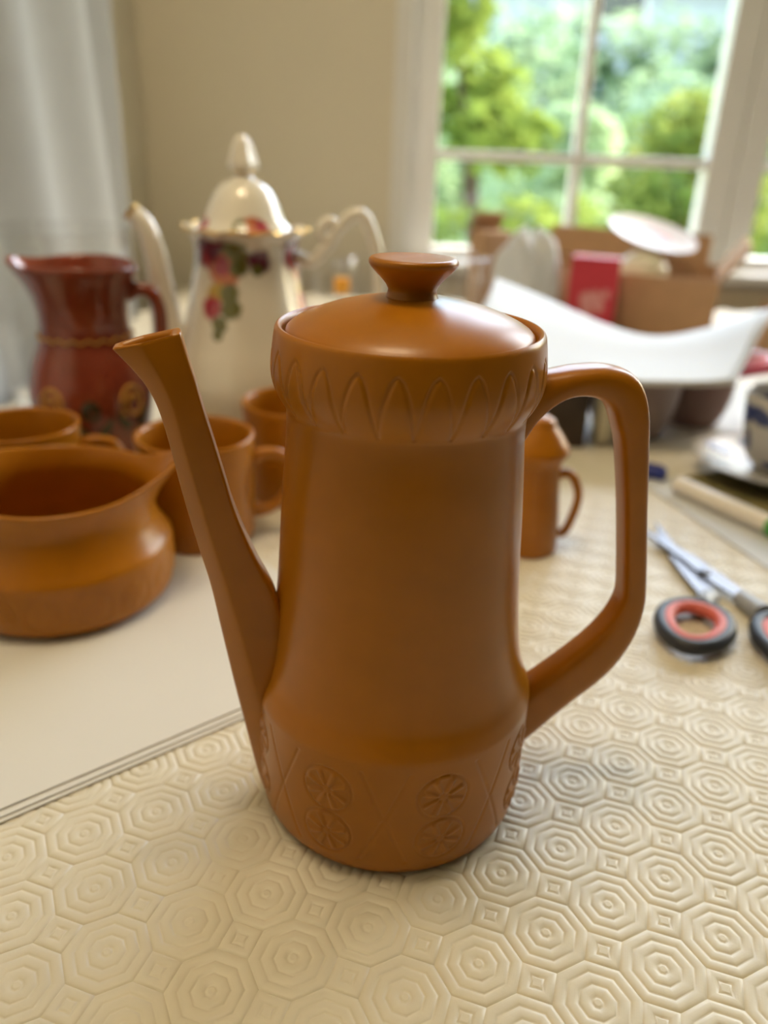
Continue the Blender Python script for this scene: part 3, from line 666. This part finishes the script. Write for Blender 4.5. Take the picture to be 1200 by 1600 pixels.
# ------------------------------------------------------------ cardboard box with crockery by the window
def card_box():
    ang = math.atan2(-.34, .94)
    t = thing('cardboard_box', (.486, .96, 0), 'open brown cardboard box holding crockery below the window', 'box', rz=ang)
    L, Wd, H, th = .30, .22, .10, .004
    box('base', -L, 0, 0, Wd, 0, .004, 'card', t)
    box('side_panel', -L, 0, 0, th, .004, H, 'card', t); box('side_panel', -L, 0, Wd - th, Wd, .004, H, 'card', t)
    box('end_panel', -L, -L + th, th, Wd - th, .004, H, 'card', t); box('end_panel', -th, 0, th, Wd - th, .004, H, 'card', t)
    f = box('flap', -L, -.02, -.003, .003, 0, .05, 'card', t); f.location = (0, Wd, H); f.rotation_euler = (math.radians(-25), 0, 0)
    f = box('flap', -.003, .003, .01, Wd - .01, 0, .06, 'card', t); f.location = (0, 0, H); f.rotation_euler = (0, math.radians(35), 0)
card_box()
mp = mat('floral_plate', (.55, .48, .44), .3, .5)
add_spots(mp, [((.02 * math.cos(a), .02 * math.sin(a), .008), (.022, .022, .03), (.55, .22, .20)) for a in np.linspace(0, 6.28, 6)[:-1]])
pl = lathe('plate', [(r * mm, z * mm) for r, z in [(0, 2), (40, 2), (44, 0), (47, 2), (70, 9), (74, 11), (74, 12.5), (68, 11), (46, 6), (0, 6)]], mp, None, 72, (.415, 1.105, .143))
pl.rotation_euler = (math.radians(16), math.radians(9), 0); tag(pl, 'pale plate with a pink floral centre leaning on top of the cardboard box', 'plate')
tag(lathe('cream_jar', [(p.x * mm, p.y * mm) for p in smoothprof([(38, 0, 0), (42, 1, 0), (43, 20, 0), (43, 70, 0), (40, 100, 0), (31, 115, 0), (18, 124, 0), (8, 126.5, 0), (0, 127, 0)], 4)], 'cream', None, 64, (.392, 1.05, .0045)), 'rounded cream jar standing inside the cardboard box', 'jar')
mr = M['red'].copy(); mr.name = 'red_carton_print'
add_spots(mr, [((x, -.019, z), (r_, .02, r_ * 1.2), (.62, .28, .28)) for x, z, r_ in ((-.008, .066, .012), (.006, .072, .010), (.012, .058, .010), (-.004, .052, .009), (.020, .075, .007))])
rc = prism('red_carton', [(-.036, -.018), (.036, -.018), (.036, .018), (-.036, .018)], 0, .128, mr, None, .0015)
rc.location = (.300, .975, 0); rc.rotation_euler = (0, 0, math.radians(-16)); tag(rc, 'red carton with a pale printed motif, in front of the cardboard box', 'carton')
def tissue():
    V = []; F = []; n = 40; mrows = 16
    for i in range(mrows + 1):
        u = i / mrows
        for k in range(n):
            a = 2 * math.pi * k / n
            rr = (1 - .35 * abs(u - .45) ** 1.5) * (1 + .09 * math.sin(5 * a + 4 * u) + .05 * math.sin(11 * a - 7 * u))
            if u > .85: rr *= 1 - ((u - .85) / .15) ** 2 * .75
            V.append((.048 * rr * math.cos(a), .036 * rr * math.sin(a), .155 * u + .012 * math.sin(3 * a + 1) * u))
    for i in range(mrows):
        for k in range(n): F.append((i * n + k, i * n + (k + 1) % n, (i + 1) * n + (k + 1) % n, (i + 1) * n + k))
    F.append(tuple(reversed(range(n)))); F.append(tuple(range(mrows * n, (mrows + 1) * n)))
    o = obj('tissue_bundle', V, F, 'paper_cool', None, True, (.196, .985, 0)); o.rotation_euler = (0, 0, -.3)
    tag(o, 'crumpled white tissue paper bundle beside the red carton', 'tissue paper')
tissue()
def small_carton(loc, rz, sx, sy, sz, label):
    t = thing('small_carton', loc, label, 'box', rz=rz)
    box('carton_body', -sx / 2, sx / 2, -sy / 2, sy / 2, 0, sz, 'card', t, bev=.001)
    f = box('carton_flap', -sx / 2, sx / 2, -.001, .001, 0, .03, 'card', t); f.location = (0, sy / 2, sz); f.rotation_euler = (.5, 0, 0)
small_carton((.150, 1.08, 0), .3, .05, .06, .150, 'small upright brown carton behind the white tissue bundle')
small_carton((.580, .92, 0), -.2, .07, .06, .052, 'small low brown carton right of the open cardboard box')

# ------------------------------------------------------------ curtain
def curtain():
    V = []; F = []; ny, nz = 120, 24
    for i in range(ny + 1):
        u = i / ny
        for j in range(nz + 1):
            v = j / nz; z = ZF + .05 + v * (ZC - ZF - .10)
            y1 = 1.155 - .10 * (z - .1)                # the free edge slants
            y = .30 + (y1 - .30) * u
            x = XL + .045 + .020 * math.sin(u * 25 + .9 * math.sin(z * 2)) + .010 * math.sin(u * 11 + z) + .012 * u
            V.append((x, y, z))
    for i in range(ny):
        for j in range(nz): F.append((i * (nz + 1) + j, (i + 1) * (nz + 1) + j, (i + 1) * (nz + 1) + j + 1, i * (nz + 1) + j + 1))
    o = obj('curtain', V, F, 'curtain'); so = o.modifiers.new('thickness', 'SOLIDIFY'); so.thickness = .0015
    tag(o, 'long white curtain hanging in soft folds at the left wall', 'curtain')
curtain()

# ------------------------------------------------------------ garden outside
GZ = -1.0
lawn = box('lawn', -14, 16, YB + .26, 24, GZ - .1, GZ, mat('grass', (.10, .20, .04), .9, .1, var=.3, vscale=2)); tag(lawn, kind='structure')
M['bark'] = mat('bark', (.10, .07, .05), .9, .2, var=.3, vscale=12)
def leaves(n, centres, size, seed):
    r = np.random.default_rng(seed); V = []; F = []
    for _ in range(n):
        c = centres[r.integers(len(centres))]; d = r.normal(size=3); d /= np.linalg.norm(d)
        p = np.array(c[:3]) + d * np.array(c[3:6]) * (.55 + .5 * r.random())
        t = r.normal(size=3); t[2] *= .5; t /= np.linalg.norm(t); nrm = d * .8 + r.normal(size=3) * .5; nrm[2] += .5
        s = np.cross(t, nrm); s /= np.linalg.norm(s) + 1e-9; L = size * (.6 + .8 * r.random()); b = len(V)
        V += [tuple(p - t * L * .5), tuple(p + s * L * .28 + nrm * .0), tuple(p + t * L * .5), tuple(p - s * L * .28)]; F.append((b, b + 1, b + 2, b + 3))
    return V, F
def shrub(name, base, blobs, n, size, m, label, cat='shrub', seed=1, group=None):
    t = thing(name, base, label, cat, group=group); cs = [tuple(b) for b in blobs]
    V, F = leaves(n, cs, size, seed); o = obj('foliage', V, F, m, t, False); o['kind'] = 'stuff'
    rr = random.Random(seed)
    for k in range(5):
        b = rr.choice(cs); tube('branch', [(rr.uniform(-.08, .08), rr.uniform(-.08, .08), 0), (b[0] * .4, b[1] * .4, b[2] * .5), (b[0], b[1], b[2])], [.03, .02, .008], 'bark', t, 6, sm=3)
def blobset(seed, n, rx, ry, z0, z1, s):
    r = random.Random(seed); return [(r.uniform(-rx, rx), r.uniform(-ry, ry), r.uniform(z0, z1), s * r.uniform(.7, 1.2), s * r.uniform(.7, 1.2), s * r.uniform(.7, 1.1)) for _ in range(n)]
lime = leaf_mat('lime_leaves', (.08, .13, .02), (.27, .35, .08), 3); mid = leaf_mat('mid_leaves', (.12, .20, .10), (.42, .52, .30), 2)
dark = leaf_mat('dark_leaves', (.06, .12, .09), (.30, .40, .27), 1.3); yel = leaf_mat('yellowing_leaves', (.09, .17, .035), (.30, .31, .07), 2.5)
shrub('climbing_shrub', (.36, 2.75, GZ), [(-.20, 0, 2.0, .10, .15, .2), (-.2, 0, 1.72, .13, .15, .2), (-.12, 0, 1.42, .18, .16, .16), (-.02, -.1, 1.3, .18, .16, .12), (.12, -.1, 1.0, .24, .18, .16), (-.08, 0, .9, .24, .2, .2), (.1, 0, .5, .3, .2, .3)], 1300, .085, lime, 'bright lime green leafy shrub close outside the left window pane', seed=3)
shrub('rounded_bush', (1.75, 5.1, GZ), [(0, 0, 1.15, .55, .5, .45), (-.3, 0, .8, .5, .5, .4), (.3, .1, .85, .5, .5, .4), (0, 0, .5, .7, .6, .4), (.05, -.1, 1.4, .35, .35, .25)], 6000, .07, yel, 'rounded green bush with yellow orange leaves in the garden', seed=5)
shrub('small_bush', (.72, 4.0, GZ), [(0, 0, 1.0, .35, .3, .35), (-.2, 0, .7, .4, .3, .3), (.2, 0, .55, .4, .3, .3), (.1, 0, 1.3, .25, .25, .2)], 3000, .07, mid, 'mid green bush standing left of the rounded yellowing bush', seed=6)
for k, (x, y, s, m, lab) in enumerate(((-.6, 7.4, 7, mid, 'loose green tree in the garden, leftmost behind the window'), (1.5, 10.0, 8, mid, 'broad green tree behind the lime shrub'), (3.3, 7.6, 9, dark, 'dark green tree behind the rounded bush'), (5.6, 10.0, 10, dark, 'dark green tree rightmost behind the window'))):
    shrub('garden_tree', (x, y, GZ), blobset(s, 12, 1.0 if y < 9 else 1.4, .5, .5, 2.0 if y < 9 else 2.35, .55 if y < 9 else .7), 6000, .11, m, lab, 'tree', s, 'trees at the end of the garden')
shrub('tall_hedge', (2.2, 11.6, GZ), [(x_, 0, z_, .75, .3, .6) for x_ in np.arange(-5, 5.1, .8) for z_ in (.5, 1.3, 2.1, 2.45)], 14000, .16, mid, 'tall pale green hedge in front of the house', 'hedge', 31)
shrub('dark_hedge', (3.75, 5.9, GZ), blobset(21, 12, .7, .1, .2, 1.1, .42), 6000, .08, dark, 'low dark hedge to the right of the rounded bush', 'hedge', 22)  # low hedge with dark green leaves
def house():
    t = thing('neighbour_house', (3.6, 13.2, GZ), 'pale house with white gutter beyond the garden trees', 'building')
    box('wall', -8, 8, 0, .3, 0, 3.62, mat('pale_render', (.40, .43, .44), .9, .1, var=.05), t)
    box('gutter', -8.2, 8.2, -.5, -.3, 3.62, 3.76, 'frame', t, bev=.03)
    box('soffit', -8.2, 8.2, -.35, .35, 3.68, 3.74, 'frame', t)
    V = [(-8.2, -.45, 3.77), (8.2, -.45, 3.77), (8.2, 5, 5.8), (-8.2, 5, 5.8), (-8.2, -.45, 3.71), (8.2, -.45, 3.71), (8.2, 5, 5.74), (-8.2, 5, 5.74)]
    obj('roof', V, [(0, 1, 2, 3), (7, 6, 5, 4), (0, 4, 5, 1), (1, 5, 6, 2), (2, 6, 7, 3), (3, 7, 4, 0)], mat('slate_roof', (.30, .36, .42), .5, .4, var=.1), t, False)
    f = box('window_unit', -.95, -.1, -.03, .05, 3.0, 3.58, 'frame', t); box('window_pane', -.88, -.17, -.05, -.031, 3.06, 3.52, mat('dark_glass', (.02, .025, .03), .1, .5), f)
house()
